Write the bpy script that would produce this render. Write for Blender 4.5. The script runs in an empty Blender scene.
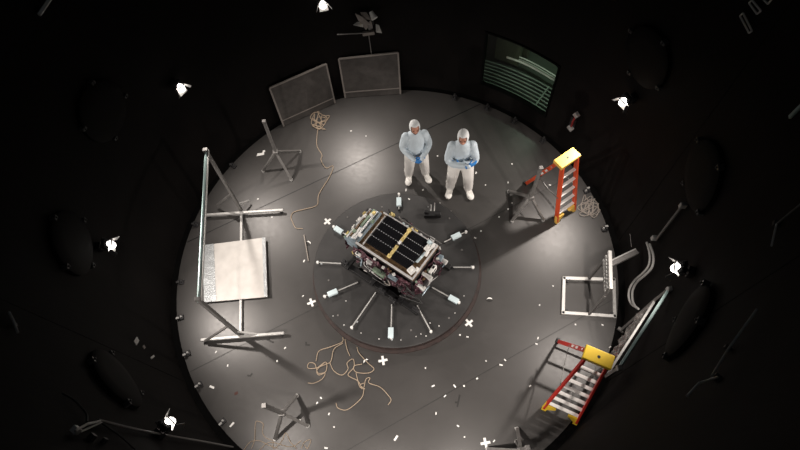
import bpy, bmesh, math, random
from mathutils import Vector as V, Matrix as M
random.seed(7)
sc = bpy.context.scene
col = sc.collection
PI = math.pi

# ------------------------------------------------------------------ camera
F, TH, RO = 534.6716, 0.4704, -0.1322
CP = V((0.2044, -3.7172, 8.6112))
fw = V((0, math.sin(TH), -math.cos(TH)))
r0 = V((1, 0, 0)); u0 = r0.cross(fw)
RT = r0*math.cos(RO) + u0*math.sin(RO)
UP = -r0*math.sin(RO) + u0*math.cos(RO)
cd = bpy.data.cameras.new('camera'); cam = bpy.data.objects.new('camera', cd); col.objects.link(cam)
cd.sensor_width = 36; cd.lens = F/800*36; cd.clip_end = 60
mt = M((RT, UP, -fw)).transposed().to_4x4(); mt.translation = CP
cam.matrix_world = mt
sc.camera = cam

def ray(u, v): return (RT*((u-400)/F) - UP*((v-225)/F) + fw)
def G(u, v, z=0.0):                       # a point of the photo on the level z
    d = ray(u, v); return CP + d*((z-CP.z)/d.z)
RF, RW = 3.81, 3.93
def W(u, v, R=RW):                        # a point of the photo on the round wall
    d = ray(u, v); a = d.x**2+d.y**2; b = 2*(CP.x*d.x+CP.y*d.y); c = CP.x**2+CP.y**2-R*R
    return CP + d*((-b+math.sqrt(b*b-4*a*c))/2/a)
def pol(r, deg, z=0): return V((r*math.cos(math.radians(deg)), r*math.sin(math.radians(deg)), z))

# ------------------------------------------------------------------ materials
def mat(name, c, rough=.5, metal=0., spec=.5, emit=None, es=1., noise=0., nscale=20., bump=0., bscale=60., alpha=None, trans=0.):
    m = bpy.data.materials.new(name); m.use_nodes = True
    nt = m.node_tree; b = nt.nodes['Principled BSDF']
    b.inputs['Base Color'].default_value = (*c, 1)
    b.inputs['Roughness'].default_value = rough; b.inputs['Metallic'].default_value = metal
    b.inputs['Specular IOR Level'].default_value = spec
    if trans: b.inputs['Transmission Weight'].default_value = trans
    if alpha is not None: b.inputs['Alpha'].default_value = alpha
    if emit: b.inputs['Emission Color'].default_value = (*emit, 1); b.inputs['Emission Strength'].default_value = es
    tc = nt.nodes.new('ShaderNodeTexCoord')
    if noise:
        n = nt.nodes.new('ShaderNodeTexNoise'); n.inputs['Scale'].default_value = nscale; n.inputs['Detail'].default_value = 6
        nt.links.new(tc.outputs['Object'], n.inputs['Vector'])
        r = nt.nodes.new('ShaderNodeMapRange'); r.inputs[1].default_value = .3; r.inputs[2].default_value = .7
        r.inputs[3].default_value = 1-noise; r.inputs[4].default_value = 1+noise
        nt.links.new(n.outputs['Fac'], r.inputs[0])
        mx = nt.nodes.new('ShaderNodeVectorMath'); mx.operation = 'SCALE'; mx.inputs[0].default_value = c
        nt.links.new(r.outputs[0], mx.inputs['Scale']); nt.links.new(mx.outputs[0], b.inputs['Base Color'])
    if bump:
        n = nt.nodes.new('ShaderNodeTexNoise'); n.inputs['Scale'].default_value = bscale; n.inputs['Detail'].default_value = 4
        nt.links.new(tc.outputs['Object'], n.inputs['Vector'])
        bp = nt.nodes.new('ShaderNodeBump'); bp.inputs['Strength'].default_value = bump; bp.inputs['Distance'].default_value = .02
        nt.links.new(n.outputs['Fac'], bp.inputs['Height']); nt.links.new(bp.outputs[0], b.inputs['Normal'])
    return m
K = dict(
 wall=mat('wall_black', (.0042,.0034,.0032), .8, spec=.12, noise=.3, nscale=1.5),
 gap=mat('gap_black', (.0025,.0024,.0024), .85, spec=.08),
 port=mat('port_black', (.0046,.0040,.0038), .75, spec=.12),
 clip=mat('clip_dark', (.035,.035,.035), .5),
 dark=mat('dark_steel', (.03,.03,.032), .5, .3),
 black=mat('black_paint', (.008,.008,.009), .5),
 alu=mat('aluminium', (.42,.42,.41), .45, .2, noise=.12),
 grey=mat('grey_tube', (.16,.155,.15), .5, .2, noise=.15),
 step=mat('step_tread', (.78,.77,.75), .5),
 bright=mat('bright_metal', (.72,.72,.70), .35, .3),
 white=mat('white_paint', (.8,.8,.78), .5),
 label=mat('pale_label', (.6,.72,.76), .5),
 glassedge=mat('glass_edge', (.40,.54,.53), .35, 0, .5),
 sheet=mat('pale_panel', (.44,.425,.405), .5, .1, noise=.10, nscale=5),
 foil=mat('foil_tape', (.34,.36,.37), .42, .4, bump=.5, bscale=40),
 screen=mat('screen_cloth', (.052,.047,.044), .8, noise=.2, nscale=9, bump=.3, bscale=300),
 screenframe=mat('screen_frame', (.22,.20,.185), .5, .2),
 plate=mat('turntable_plate', (.034,.0335,.0335), .48, noise=.18, nscale=4),
 seam=mat('faint_seam', (.028,.027,.026), .5),
 rust=mat('rust_rim', (.025,.0135,.0115), .7, noise=.5, nscale=9),
 red=mat('red_rail', (.55,.028,.02), .42),
 orange=mat('orange_rail', (.62,.075,.022), .42),
 yellow=mat('yellow_plastic', (.88,.60,.04), .4),
 yellow2=mat('warm_yellow_plastic', (.80,.50,.10), .4),
 tan=mat('tan_cord', (.33,.26,.19), .7),
 pale=mat('pale_cord', (.30,.27,.24), .7),
 greycord=mat('grey_hose', (.34,.34,.33), .55),
 blkcord=mat('black_cord', (.02,.02,.02), .6),
 scrap=mat('white_scrap', (.82,.82,.80), .6),
 scrapd=mat('black_scrap', (.015,.014,.013), .6),
 brown=mat('brown_scrap', (.06,.02,.015), .7),
 suit=mat('suit_white', (.68,.67,.65), .65, bump=.9, bscale=9),
 coat=mat('coat_blue_white', (.47,.545,.60), .65, bump=.9, bscale=9),
 hood=mat('hood_white', (.74,.77,.78), .65, bump=.3, bscale=20),
 skin=mat('skin', (.46,.22,.15), .5),
 lip=mat('lip', (.25,.08,.06), .5),
 eye=mat('eye_dark', (.02,.015,.012), .3),
 hair=mat('beard_dark', (.05,.03,.022), .8),
 glove=mat('blue_glove', (.02,.17,.48), .4),
 boot=mat('boot_white', (.78,.77,.74), .55, bump=.5, bscale=25),
 cell=mat('panel_black', (.006,.006,.008), .35),
 celldot=mat('panel_dots', (.42,.44,.46), .4),
 gold=mat('gold_foil', (.72,.58,.24), .4, .35, noise=.3, bump=.6),
 goldd=mat('amber_foil', (.17,.105,.055), .4, .5, noise=.4, bump=.6),
 silver=mat('silver_edge', (.70,.70,.70), .35, .3, bump=.3),
 body=mat('body_dark', (.05,.045,.048), .5, .2, noise=.5, nscale=12),
 maroon=mat('maroon_blanket', (.066,.026,.036), .34, .45, noise=.8, nscale=18, bump=.9, bscale=25),
 green=mat('green_grey', (.20,.27,.20), .5, .2, noise=.4),
 bluegrey=mat('blue_grey', (.30,.38,.44), .35, .4, noise=.3),
 wgreen=mat('outside_green', (.34,.42,.28), .6),
 wrib=mat('outside_slats', (.20,.235,.21), .5),
 wcab=mat('outside_cabinet', (.05,.06,.035), .6),
 wfloor=mat('outside_floor', (.035,.045,.036), .6),
 tube=mat('tube_light', (.9,.95,.9), .4, emit=(.85,1,.88), es=1.2),
 bulb=mat('lamp_lens', (1,1,1), .4, emit=(1,.94,.87), es=7.),
 reflect=mat('lamp_flap', (.8,.79,.77), .35, .4),
 redbit=mat('red_bit', (.25,.02,.02), .5),
)
# the floor: dark grey sheets with scuffs
def floor_mat():
    m = mat('floor_grey', (.1,.1,.1), .45, spec=.6); nt = m.node_tree; b = nt.nodes['Principled BSDF']
    tc = nt.nodes.new('ShaderNodeTexCoord')
    def noise(s, d): 
        n = nt.nodes.new('ShaderNodeTexNoise'); n.inputs['Scale'].default_value = s; n.inputs['Detail'].default_value = d
        nt.links.new(tc.outputs['Object'], n.inputs['Vector']); return n
    n1 = noise(.9, 8); r = nt.nodes.new('ShaderNodeValToRGB'); nt.links.new(n1.outputs['Fac'], r.inputs[0])
    r.color_ramp.elements[0].position = .3; r.color_ramp.elements[1].position = .72
    r.color_ramp.elements[0].color = (.038,.036,.0345,1); r.color_ramp.elements[1].color = (.056,.0535,.0515,1)
    nt.links.new(r.outputs[0], b.inputs['Base Color'])
    n2 = noise(14, 6); q = nt.nodes.new('ShaderNodeMapRange'); nt.links.new(n2.outputs['Fac'], q.inputs[0])
    q.inputs[3].default_value = .35; q.inputs[4].default_value = .47
    nt.links.new(q.outputs[0], b.inputs['Roughness'])
    return m
K['floor'] = floor_mat()
def clear_mat(name, tint, gl, opac=0.):
    m = bpy.data.materials.new(name); m.use_nodes = True; nt = m.node_tree; nt.nodes.clear()
    o = nt.nodes.new('ShaderNodeOutputMaterial'); t = nt.nodes.new('ShaderNodeBsdfTransparent'); t.inputs[0].default_value = (*tint,1)
    g = nt.nodes.new('ShaderNodeBsdfGlossy'); g.inputs['Roughness'].default_value = .08
    mx = nt.nodes.new('ShaderNodeMixShader'); mx.inputs[0].default_value = gl
    nt.links.new(t.outputs[0], mx.inputs[1]); nt.links.new(g.outputs[0], mx.inputs[2]); last = mx
    if opac:
        d = nt.nodes.new('ShaderNodeBsdfPrincipled'); d.inputs['Base Color'].default_value = (.55,.52,.5,1); d.inputs['Roughness'].default_value = .35
        m2 = nt.nodes.new('ShaderNodeMixShader'); m2.inputs[0].default_value = opac
        nt.links.new(mx.outputs[0], m2.inputs[1]); nt.links.new(d.outputs[0], m2.inputs[2]); last = m2
    nt.links.new(last.outputs[0], o.inputs[0]); return m
K['glass'] = clear_mat('clear_glass', (.86,.95,.88), .05)
K['plastic'] = clear_mat('plastic_film', (.9,.9,.9), .10, .22)

# ------------------------------------------------------------------ mesh helpers
class MB:
    def __init__(s): s.bm = bmesh.new()
    def _mesh(s, vs, fs):
        bv = [s.bm.verts.new(v) for v in vs]
        for f in fs:
            try: s.bm.faces.new([bv[i] for i in f])
            except ValueError: pass
        return s
    def box(s, c, d, rot=None):
        c = V(c); x, y, z = [k/2 for k in d]
        vs = [V((a*x, b*y, e*z)) for a in (-1,1) for b in (-1,1) for e in (-1,1)]
        if rot is not None:
            R = rot if isinstance(rot, M) else M.Rotation(rot, 3, 'Z')
            vs = [R @ v for v in vs]
        return s._mesh([c+v for v in vs], [(0,1,3,2),(4,6,7,5),(0,4,5,1),(2,3,7,6),(0,2,6,4),(1,5,7,3)])
    def beam(s, p, q, w, h, up=(0,0,1)):
        p, q = V(p), V(q); d = (q-p); L = d.length; d.normalize()
        up = V(up)
        if abs(d.dot(up)) > .98: up = V((0,1,0)) if abs(d.y) < .9 else V((1,0,0))
        a = d.cross(up).normalized(); b = a.cross(d).normalized()
        return s.box((p+q)/2, (L, w, h), M((d, a, b)).transposed())
    def tube(s, pts, r, n=8, r2=None, cap=True):
        pts = [V(p) for p in pts]; N = len(pts); rings = []
        t0 = (pts[1]-pts[0]).normalized(); ref = V((0,0,1)) if abs(t0.z) < .9 else V((1,0,0))
        a = t0.cross(ref).normalized()
        for i, p in enumerate(pts):
            t = (pts[min(i+1,N-1)]-pts[max(i-1,0)])
            t = t.normalized() if t.length > 1e-9 else t0
            a = (a - t*a.dot(t)); a = a.normalized() if a.length > 1e-6 else t.orthogonal().normalized()
            b = t.cross(a)
            rr = r if r2 is None else r+(r2-r)*i/(N-1)
            if isinstance(r, (list, tuple)): rr = r[i]
            rings.append([s.bm.verts.new(p + (a*math.cos(2*PI*k/n)+b*math.sin(2*PI*k/n))*rr) for k in range(n)])
        for i in range(N-1):
            for k in range(n):
                s.bm.faces.new((rings[i][k], rings[i][(k+1)%n], rings[i+1][(k+1)%n], rings[i+1][k]))
        if cap: s.bm.faces.new(rings[0][::-1]); s.bm.faces.new(rings[-1])
        return s
    def cyl(s, p, q, r, n=20, r2=None): return s.tube([p, q], r, n, r2)
    def lathe(s, prof, c=(0,0,0), n=64):       # closed profile of (r, z)
        c = V(c); N = len(prof)
        R = [[s.bm.verts.new(c+V((r*math.cos(2*PI*k/n), r*math.sin(2*PI*k/n), z))) for k in range(n)] for r, z in prof]
        for i in range(N):
            j = (i+1) % N
            for k in range(n): s.bm.faces.new((R[i][k], R[i][(k+1)%n], R[j][(k+1)%n], R[j][k]))
        return s
    def ell(s, c, d, rot=None, n=14):
        c = V(c); vs = []; fs = []
        for i in range(1, n):
            for k in range(2*n):
                th = PI*i/n; ph = PI*k/n
                vs.append(V((math.sin(th)*math.cos(ph)*d[0], math.sin(th)*math.sin(ph)*d[1], math.cos(th)*d[2])))
        m = 2*n
        for i in range(n-2):
            for k in range(m): fs.append((i*m+k, i*m+(k+1)%m, (i+1)*m+(k+1)%m, (i+1)*m+k))
        vs += [V((0,0,d[2])), V((0,0,-d[2]))]; t = len(vs)-2
        for k in range(m):
            fs.append((t, (k+1)%m, k)); fs.append((t+1, (n-2)*m+k, (n-2)*m+(k+1)%m))
        if rot is not None: vs = [rot @ v for v in vs]
        return s._mesh([c+v for v in vs], fs)
    def prism(s, poly, z0, z1, xf=None):
        n = len(poly); vs = [V((x, y, z0)) for x, y in poly] + [V((x, y, z1)) for x, y in poly]
        if xf: vs = [xf(v) for v in vs]
        fs = [tuple(range(n))[::-1], tuple(range(n, 2*n))] + [(i, (i+1)%n, n+(i+1)%n, n+i) for i in range(n)]
        return s._mesh(vs, fs)
    def build(s, name, m, parent=None, smooth=False, bevel=0., loc=None):
        me = bpy.data.meshes.new(name)
        bmesh.ops.recalc_face_normals(s.bm, faces=s.bm.faces[:])
        if loc is not None:
            for v in s.bm.verts: v.co -= V(loc)
        s.bm.to_mesh(me); s.bm.free()
        for x in (m if isinstance(m, list) else [m]): me.materials.append(x)
        if smooth:
            for p in me.polygons: p.use_smooth = True
            try: me.set_sharp_from_angle(angle=math.radians(40))
            except Exception: pass
        o = bpy.data.objects.new(name, me); col.objects.link(o)
        if parent: o.parent = parent
        if loc is not None: o.location = loc
        if bevel:
            b = o.modifiers.new('bevel', 'BEVEL'); b.width = bevel; b.segments = 2; b.limit_method = 'ANGLE'
        return o
def tag(o, label=None, cat=None, group=None, kind=None):
    if label: o['label'] = label
    if cat: o['category'] = cat
    if group: o['group'] = group
    if kind: o['kind'] = kind
    return o
def empty(name, loc, rz=0, label=None, cat=None, group=None):
    o = bpy.data.objects.new(name, None); col.objects.link(o); o.location = loc; o.rotation_euler = (0,0,rz); o.empty_display_size = .1
    return tag(o, label, cat, group)
def world_parts(root):                     # parts were built in world coordinates
    inv = M.Translation(root.location) @ M.Rotation(root.rotation_euler.z, 4, 'Z'); inv.invert()
    def go(o):
        for c in o.children:
            if c.type == 'MESH': c.data.transform(inv)
            go(c)
    go(root)
def spline(pts, n=6):
    pts = [V(p) for p in pts]; out = []
    P = [pts[0]*2-pts[1]] + pts + [pts[-1]*2-pts[-2]]
    for i in range(1, len(P)-2):
        for k in range(n):
            t = k/n; a, b, c, d = P[i-1:i+3]
            out.append(.5*(2*b + (c-a)*t + (2*a-5*b+4*c-d)*t*t + (3*b-a-3*c+d)*t**3))
    out.append(pts[-1]); return out

# ------------------------------------------------------------------ the chamber
mb = MB(); mb.lathe([(.001,0),(RF,0),(RF,-.06),(.001,-.06)], n=128)
tag(mb.build('floor', K['floor']), kind='structure')
# seams between the floor sheets
ang = math.atan(.386)
for ti, c0 in enumerate((2.31, -.14, -2.58)):
    mb = MB()
    dx = V((math.cos(ang), math.sin(ang), 0)); nrm = V((-dx.y, dx.x, 0)); p0 = nrm*(c0*math.cos(ang))
    h = math.sqrt(RF*RF - p0.length**2)-.02
    mb.beam(p0-dx*h+V((0,0,.001)), p0+dx*h+V((0,0,.001)), .016, .003)
    tag(mb.build(('trim_1','trim_10','trim_11')[ti], K['black' if ti == 0 else 'seam']), kind='structure')
mb = MB(); mb.lathe([(RF-.005,-.03),(RW+.03,-.03),(RW+.03,-.09),(RF-.005,-.09)], n=128)
tag(mb.build('trim_2', K['gap']), kind='structure')
# the round wall with an opening
HA0, HA1, HZ0, HZ1 = 35.8, 57.2, .41, 1.75
NA = 180; HT = 9.6
angs = sorted(set([360*i/NA for i in range(NA)] + [HA0, HA1]))
zs = [-.09, HZ0, HZ1, 3, 5, 7, HT]
mb = MB()
def wallpatch(mb, ra, rb):
    n = len(angs)
    for zi in range(len(zs)-1):
        for i in range(n):
            a0, a1 = angs[i], angs[(i+1) % n]
            if zi == 1 and HA0-1e-6 <= a0 < HA1-1e-6: continue
            if a1 < a0: a1 += 360
            vs = [pol(r, a, z) for r in (ra, rb) for a in (a0, a1) for z in (zs[zi], zs[zi+1])]
            mb._mesh(vs, [(0,1,3,2),(4,6,7,5)])
            edge = [(0,2,6,4)] if zi in (0,2) or zi == 0 else []
            if zi == 2: mb._mesh(vs, [(0,2,6,4)])
            if zi == 0: mb._mesh(vs, [(1,3,7,5)])
wallpatch(mb, RW, RW+.05)
for a in (HA0, HA1): mb._mesh([pol(RW,a,HZ0), pol(RW,a,HZ1), pol(RW+.05,a,HZ1), pol(RW+.05,a,HZ0)], [(0,1,2,3)])
bmesh.ops.remove_doubles(mb.bm, verts=mb.bm.verts[:], dist=1e-5)
tag(mb.build('wall_around', K['wall']), kind='structure')
# shroud joints down the wall
for i, (u, v) in enumerate([(733,83), (686,330), (70,330)]):
    a = math.degrees(math.atan2(W(u,v).y, W(u,v).x))
    mb = MB(); z0 = .0
    mb.beam(pol(RW-.0015, a, z0), pol(RW-.0015, a, 9.4), .012, .003, pol(1,a))
    tag(mb.build('trim_%d' % (i+3), K['gap']), kind='structure')

# window in the wall and what lies beyond it
wt = tag(empty('window_1', pol(RW, (HA0+HA1)/2, HZ0)), kind='structure')
def arcbar(mb, r, a0, a1, z, w, h, n=16):
    for i in range(n):
        b0, b1 = a0+(a1-a0)*i/n, a0+(a1-a0)*(i+1)/n
        vs = [pol(rr, a, zz) for rr in (r-w/2, r+w/2) for a in (b0, b1) for zz in (z-h/2, z+h/2)]
        mb._mesh(vs, [(0,1,3,2),(4,6,7,5),(0,2,6,4),(1,5,7,3)] + ([(0,4,5,1)] if i == 0 else []) + ([(2,3,7,6)] if i == n-1 else []))
mb = MB()
arcbar(mb, RW+.02, HA0, HA1, HZ0+.012, .09, .03); arcbar(mb, RW+.02, HA0, HA1, HZ1-.012, .09, .03)
for a in (HA0+.2, HA1-.2): mb.beam(pol(RW+.02,a,HZ0), pol(RW+.02,a,HZ1), .03, .09, pol(1,a))
for a, sa in ((HA0, 1), (HA1, -1)):          # rounded corners
    for z, sz in ((HZ0, 1), (HZ1, -1)):
        R = .16; pts = [(0,0)] + [(R-R*math.sin(t), R-R*math.cos(t)) for t in [PI/2*k/6 for k in range(7)]]
        mb.prism([(x, y) for x, y in pts], -.02, .06, lambda v: pol(RW+v.z, a+sa*math.degrees(v.x/RW), z+sz*v.y))
mb.build('window_frame', K['gap'], wt)
mb = MB(); n = 16
for i in range(n):
    b0, b1 = HA0+(HA1-HA0)*i/n, HA0+(HA1-HA0)*(i+1)/n
    mb._mesh([pol(RW+.03,b0,HZ0), pol(RW+.03,b1,HZ0), pol(RW+.03,b1,HZ1), pol(RW+.03,b0,HZ1)], [(0,1,2,3)])
mb.build('pane', K['glass'], wt)
world_parts(wt)
ad = tag(empty('trim_9', pol(RW+.05, 46, HZ0-.06)), kind='structure')
mb = MB(); a0, a1 = 30, 63
arcbar(mb, 4.9, a0, a1, HZ0-.10, 1.8, .04, 20); mb.build('outside_deck', K['wfloor'], ad)
mb = MB()
for k in range(7): arcbar(mb, 4.05+.085*k, a0, a1, HZ0-.05, .026, .05, 20)
mb.beam(pol(4.02, 40.5, HZ0-.04), pol(4.58, 41.5, HZ0-.04), .03, .05)
mb.build('deck_slat', K['wrib'], ad)
mb = MB(); arcbar(mb, 5.45, a0, a1, HZ0+.9, .06, 2.6, 20); mb.build('outside_panel', K['wgreen'], ad)
mb = MB(); rp = [G(u,v,.50) for u, v in ((507,56.5),(520,61),(534,67.5),(547,75),(560,83))]; mb.tube(spline(rp,4), .036, 8); mb.tube(spline([p+V((0,0,.10)) for p in rp],4), .012, 8)
mb.build('outside_rail', K['bright'], ad)
mb = MB(); mb.box(pol(5.0, 54.2, HZ0+.55), (.6,.5,1.2), math.radians(54)); mb.box(pol(4.96, 50.8, HZ0+.3), (.12,.12,.75), math.radians(51))
mb.build('outside_cabinet', K['wcab'], ad)
mb = MB(); arcbar(mb, 4.7, a0, a1, HZ1+.35, 1.5, .05, 20); mb.build('outside_soffit', K['wfloor'], ad)
for a in (a0, a1):
    mb = MB(); mb.box(pol(4.83, a, HZ0+.8), (1.6,.05,2.2), math.radians(a)); mb.build('outside_end', K['wfloor'], ad)
mb = MB(); mb.cyl(pol(5.0, 36, HZ1+.25), pol(5.05, 48, HZ1+.25), .02, 10); mb.build('outside_tube', K['tube'], ad)
world_parts(ad)
ld = bpy.data.lights.new('outside_glow', 'AREA'); ld.shape = 'RECTANGLE'; ld.size = .9; ld.size_y = .12; ld.energy = 7; ld.color = (.80,1,.78)
lo = bpy.data.objects.new('outside_glow', ld); col.objects.link(lo); lo.location = pol(4.95, 42, HZ1+.2); lo.rotation_euler = (0,0,math.radians(132))

# ------------------------------------------------------------------ port covers on the wall
def port(deg, z, R, label):
    t = empty('port_cover', pol(RW-.001, deg, z), math.radians(deg), label, 'cover', 'round port covers on the wall')
    def X(y, zz, d): # onto the curved wall: y sideways, d inwards
        a = y/RW; return V(((RW-d)*math.cos(a)-RW, (RW-d)*math.sin(a), zz))
    mb = MB(); n = 48; rr = [.0, .6, .94, 1., 1.]; dd = [.10, .092, .075, .055, .0]
    rings = [[mb.bm.verts.new(X(R*q*math.cos(2*PI*k/n), R*q*math.sin(2*PI*k/n), d)) for k in range(n)] for q, d in list(zip(rr, dd))[1:]]
    c = mb.bm.verts.new(X(0,0,dd[0]))
    for k in range(n): mb.bm.faces.new((c, rings[0][k], rings[0][(k+1)%n]))
    for i in range(len(rings)-1):
        for k in range(n): mb.bm.faces.new((rings[i][k], rings[i+1][k], rings[i+1][(k+1)%n], rings[i][(k+1)%n]))
    mb.build('disc', K['port'], t, smooth=True)
    for q in (20, 110, 200, 290):
        mb = MB(); p = X(R*1.02*math.cos(math.radians(q)), R*1.02*math.sin(math.radians(q)), .05)
        mb.box(p, (.07,.07,.045)); mb.cyl(p+V((-.02,0,0)), p+V((-.055,0,0)), .012, 8); mb.build('clamp', K['clip'], t, bevel=.004)
    return t
port(158.3, 3.05, .43, 'round black port cover high on the left wall, above the uppermost left floodlight')
port(-173.7, 2.83, .42, 'round black port cover on the left wall beside the floodlight nearest the left edge')
port(-147, 2.54, .42, 'round black port cover low on the left wall, above the bottom left floodlight')
port(15.8, 3.1, .42, 'round black port cover on the upper right wall, above the floodlight right of the window')
port(-11.5, 3.05, .43, 'round black port cover on the right wall above the sloping grey pipe')
port(-39.2, 3.1, .42, 'round black port cover on the lower right wall beside the tall plastic hung frame')

# ------------------------------------------------------------------ floodlights
LP = 1.0
def lamp(p, label, power=1., aimr=2.2, rot=0, visible=True, aimz=0.):
    p = V(p); a = math.atan2(p.y, p.x); p = pol(RW-.035, math.degrees(a), p.z); inward = V((-math.cos(a), -math.sin(a), 0)); side = V((-inward.y, inward.x, 0))
    tgt = V((aimr*math.cos(a+math.radians(rot)), aimr*math.sin(a+math.radians(rot)), aimz))
    t = empty('floodlight', p, 0, label, 'lamp', 'floodlights around the wall')
    q = p + inward*.14
    d = (tgt-q).normalized(); s = d.cross(V((0,0,1))).normalized(); u = s.cross(d)
    R = M((s, d, u)).transposed()
    def L(x, y, z): return q + s*x + d*y + u*z
    mb = MB(); mb.box(L(0,-.05,-.005), (.14,.06,.09), R); 
    for k in range(5): mb.box(L(-.06+.03*k,-.09,0), (.008,.03,.1), R)
    mb.build('housing', K['dark'], t, bevel=.006)
    mb = MB(); mb.ell(L(0,.0,.008), (.062,.075,.048), R, 8); mb.build('lens', K['bulb'], t, smooth=True)
    mb = MB(); w = .15
    mb.box(L(0,.002,.056), (.15,.02,.006), R)
    for (x0,z0,x1,z1,ex,ez) in ((-.07,-.055,.07,-.055,0,-.03),(-.078,-.05,-.078,.05,-.045,0),(.078,-.05,.078,.05,.045,0)):
        A, B = L(x0,0,z0), L(x1,0,z1); C, D = L(x1*1.1+ex,.095,z1*1.1+ez), L(x0*1.1+ex,.095,z0*1.1+ez)
        nn = (B-A).cross(C-A).normalized()*.002
        mb._mesh([A+nn,B+nn,C+nn,D+nn,A-nn,B-nn,C-nn,D-nn], [(0,1,2,3),(7,6,5,4),(0,4,5,1),(1,5,6,2),(2,6,7,3),(3,7,4,0)])
    mb.build('barn_door', K['reflect'], t)
    mb = MB(); mb.beam(p, L(0,-.09,0), .02, .02); mb.beam(L(-.085,-.04,0), L(-.085,-.1,0), .012, .03); mb.beam(L(.085,-.04,0), L(.085,-.1,0), .012, .03); mb.beam(L(-.09,-.1,0), L(.09,-.1,0), .012, .03)
    mb.box(p, (.06,.1,.12), a); mb.build('bracket', K['dark'], t)
    world_parts(t)
    l = bpy.data.lights.new('flood_bulb', 'SPOT'); l.energy = 290*LP*power; l.spot_size = math.radians(124); l.spot_blend = 1.0; l.shadow_soft_size = .045; l.color = (1,.90,.82)
    o = bpy.data.objects.new('flood_bulb', l); col.objects.link(o); o.location = q + d*.095
    o.rotation_euler = d.to_track_quat('-Z', 'Y').to_euler()
lamp(W(323,5,3.74), 'bright floodlight at the top of the picture, left of the foil flagged light stand', 1.0, 1.2, 3)
lamp(W(181,88,3.74), 'bright floodlight on the upper left wall, above the left frame stand', .8, 1.2)
lamp(W(111,245,3.74), 'bright floodlight on the left wall level with the pale panel on the floor', 1.2, 1.4, 2)
lamp(W(170,422,3.74), 'bright floodlight on the lower left wall near the tangled cord and tripod', .85, 1.3)
lamp(W(676,268,3.74), 'bright floodlight on the right wall above the plastic hung frame', 1.1, 1.3)
lamp(W(623,102,3.74), 'bright floodlight on the right wall between the window and the upper red ladder', 1.0, 1.5, -8)
lamp(pol(RW,-100.5,2.0), 'floodlight on the near wall, to the left below the bottom edge of the picture', .55, 2.4)
lamp(pol(RW,-78,2.0), 'floodlight on the near wall, to the right below the bottom edge of the picture', .6, 2.2, 4)

# ------------------------------------------------------------------ turntable
TC = V((.042,-.186,0)); TR = 1.412; TZ = .20
t = empty('turntable', TC, 0, 'wide round grey turntable in the middle of the floor with a rusty rim', 'turntable')
mb = MB(); mb.lathe([(.001,TZ),(TR-.012,TZ),(TR,TZ-.012),(TR,TZ-.03),(.001,TZ-.03)], n=128); mb.build('top_plate', K['plate'], t)
mb = MB(); mb.lathe([(TR-.2,TZ-.031),(TR-.012,TZ-.031),(TR-.006,.03),(TR+.045,.02),(TR+.05,.0),(TR-.2,.0)], n=128); mb.build('rim', K['rust'], t)
for i in range(24):
    a = 2*PI*i/24+.1; mb = MB(); r = 1.22+.06*((i*7)%3-1)
    if i % 3 == 1: continue
    mb.lathe([(.0015,TZ+.010),(.012,TZ+.010),(.018,TZ+.002),(.018,TZ-.0005),(.0015,TZ-.0005)], (r*math.cos(a), r*math.sin(a), 0), 10); mb.build('bolt', K['celldot'] if i%2 else K['grey'], t)

# rods with sensor blocks round the craft
rods = [((343,264.5),(318,263),None,'leftmost, pointing left of the craft'),((358,283),(325,297),(333,293.5),'lower left of the craft'),
 ((376,293),(352,328),None,'running to the lower left edge'),((392,305),(391,338),(391,333.5),'nearest the bottom edge of the turntable'),
 ((417,306),(431,332),None,'running to the bottom right edge'),((432,288),(459,303),(453.5,300),'lower right of the craft'),
 ((453,268),(473,268),None,'rightmost, short and pointing right'),((444,243),(466,232.5),(456,237),'upper right of the craft'),
 ((399,210),(399,195),(399,203),'behind the craft at the top'),((347,236),(334,227.5),(339,231),'behind the rounded end')]
for a, b, bx, wh in rods:
    A, B = G(*a, TZ), G(*b, TZ); A.z = B.z = TZ
    lab = ('pale rod with white sensor block on the turntable, ' if bx else 'thin plain pale rod on the turntable, ')+wh
    t = empty('sensor_rod', B, 0, lab, 'sensor rod', 'rods laid out round the spacecraft')
    mb = MB(); up = V((0,0,.035)); mb.tube([A+up, B+up], .0105, 8); mb.build('rod', K['alu'], t)
    mb = MB(); mb.cyl(B+V((0,0,.0)), B+V((0,0,.05)), .022, 12); mb.build('foot', K['white'], t)
    mb = MB(); mb.box(A+V((0,0,.02)), (.03,.03,.04)); mb.build('clamp', K['dark'], t)
    if bx:
        C = G(*bx, TZ); C.z = TZ; d = (B-A).normalized()
        mb = MB(); mb.beam(C-d*.085+V((0,0,.035)), C+d*.085+V((0,0,.035)), .085, .06); mb.build('sensor_block', K['label'], t, bevel=.006)
    world_parts(t)

# ------------------------------------------------------------------ spacecraft on its cradle
SA = math.radians(-42.5); SC = V((.075,-.165,TZ))
cr = empty('support_cradle', SC, SA, 'low black steel cradle on the turntable carrying the spacecraft', 'cradle')
for y in (-.52, .42):
    mb = MB(); mb.beam((-.78,y,.05), (.80,y,.05), .09, .10); mb.build('base_rail', K['black'], cr, bevel=.006)
for x in (-.62, -.1, .45):
    mb = MB(); mb.beam((x,-.60,.13), (x,.5,.13), .07, .06); mb.build('cross_beam', K['black'], cr, bevel=.005)
for x in (-.5, .4):
    for y in (-.3, .28):
        mb = MB(); mb.beam((x,y,.16), (x,y*.9,.24), .06, .06); mb.build('post', K['dark'], cr)
for s in ((-.7,-.52),(.12,-.57),(.75,-.52),(.35,-.6)):
    mb = MB(); mb.box((s[0],s[1],.10), (.12,.06,.16)); mb.cyl((s[0],s[1],.18),(s[0],s[1],.24),.015,8); mb.build('jack', K['dark'], cr, bevel=.004)

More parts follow.
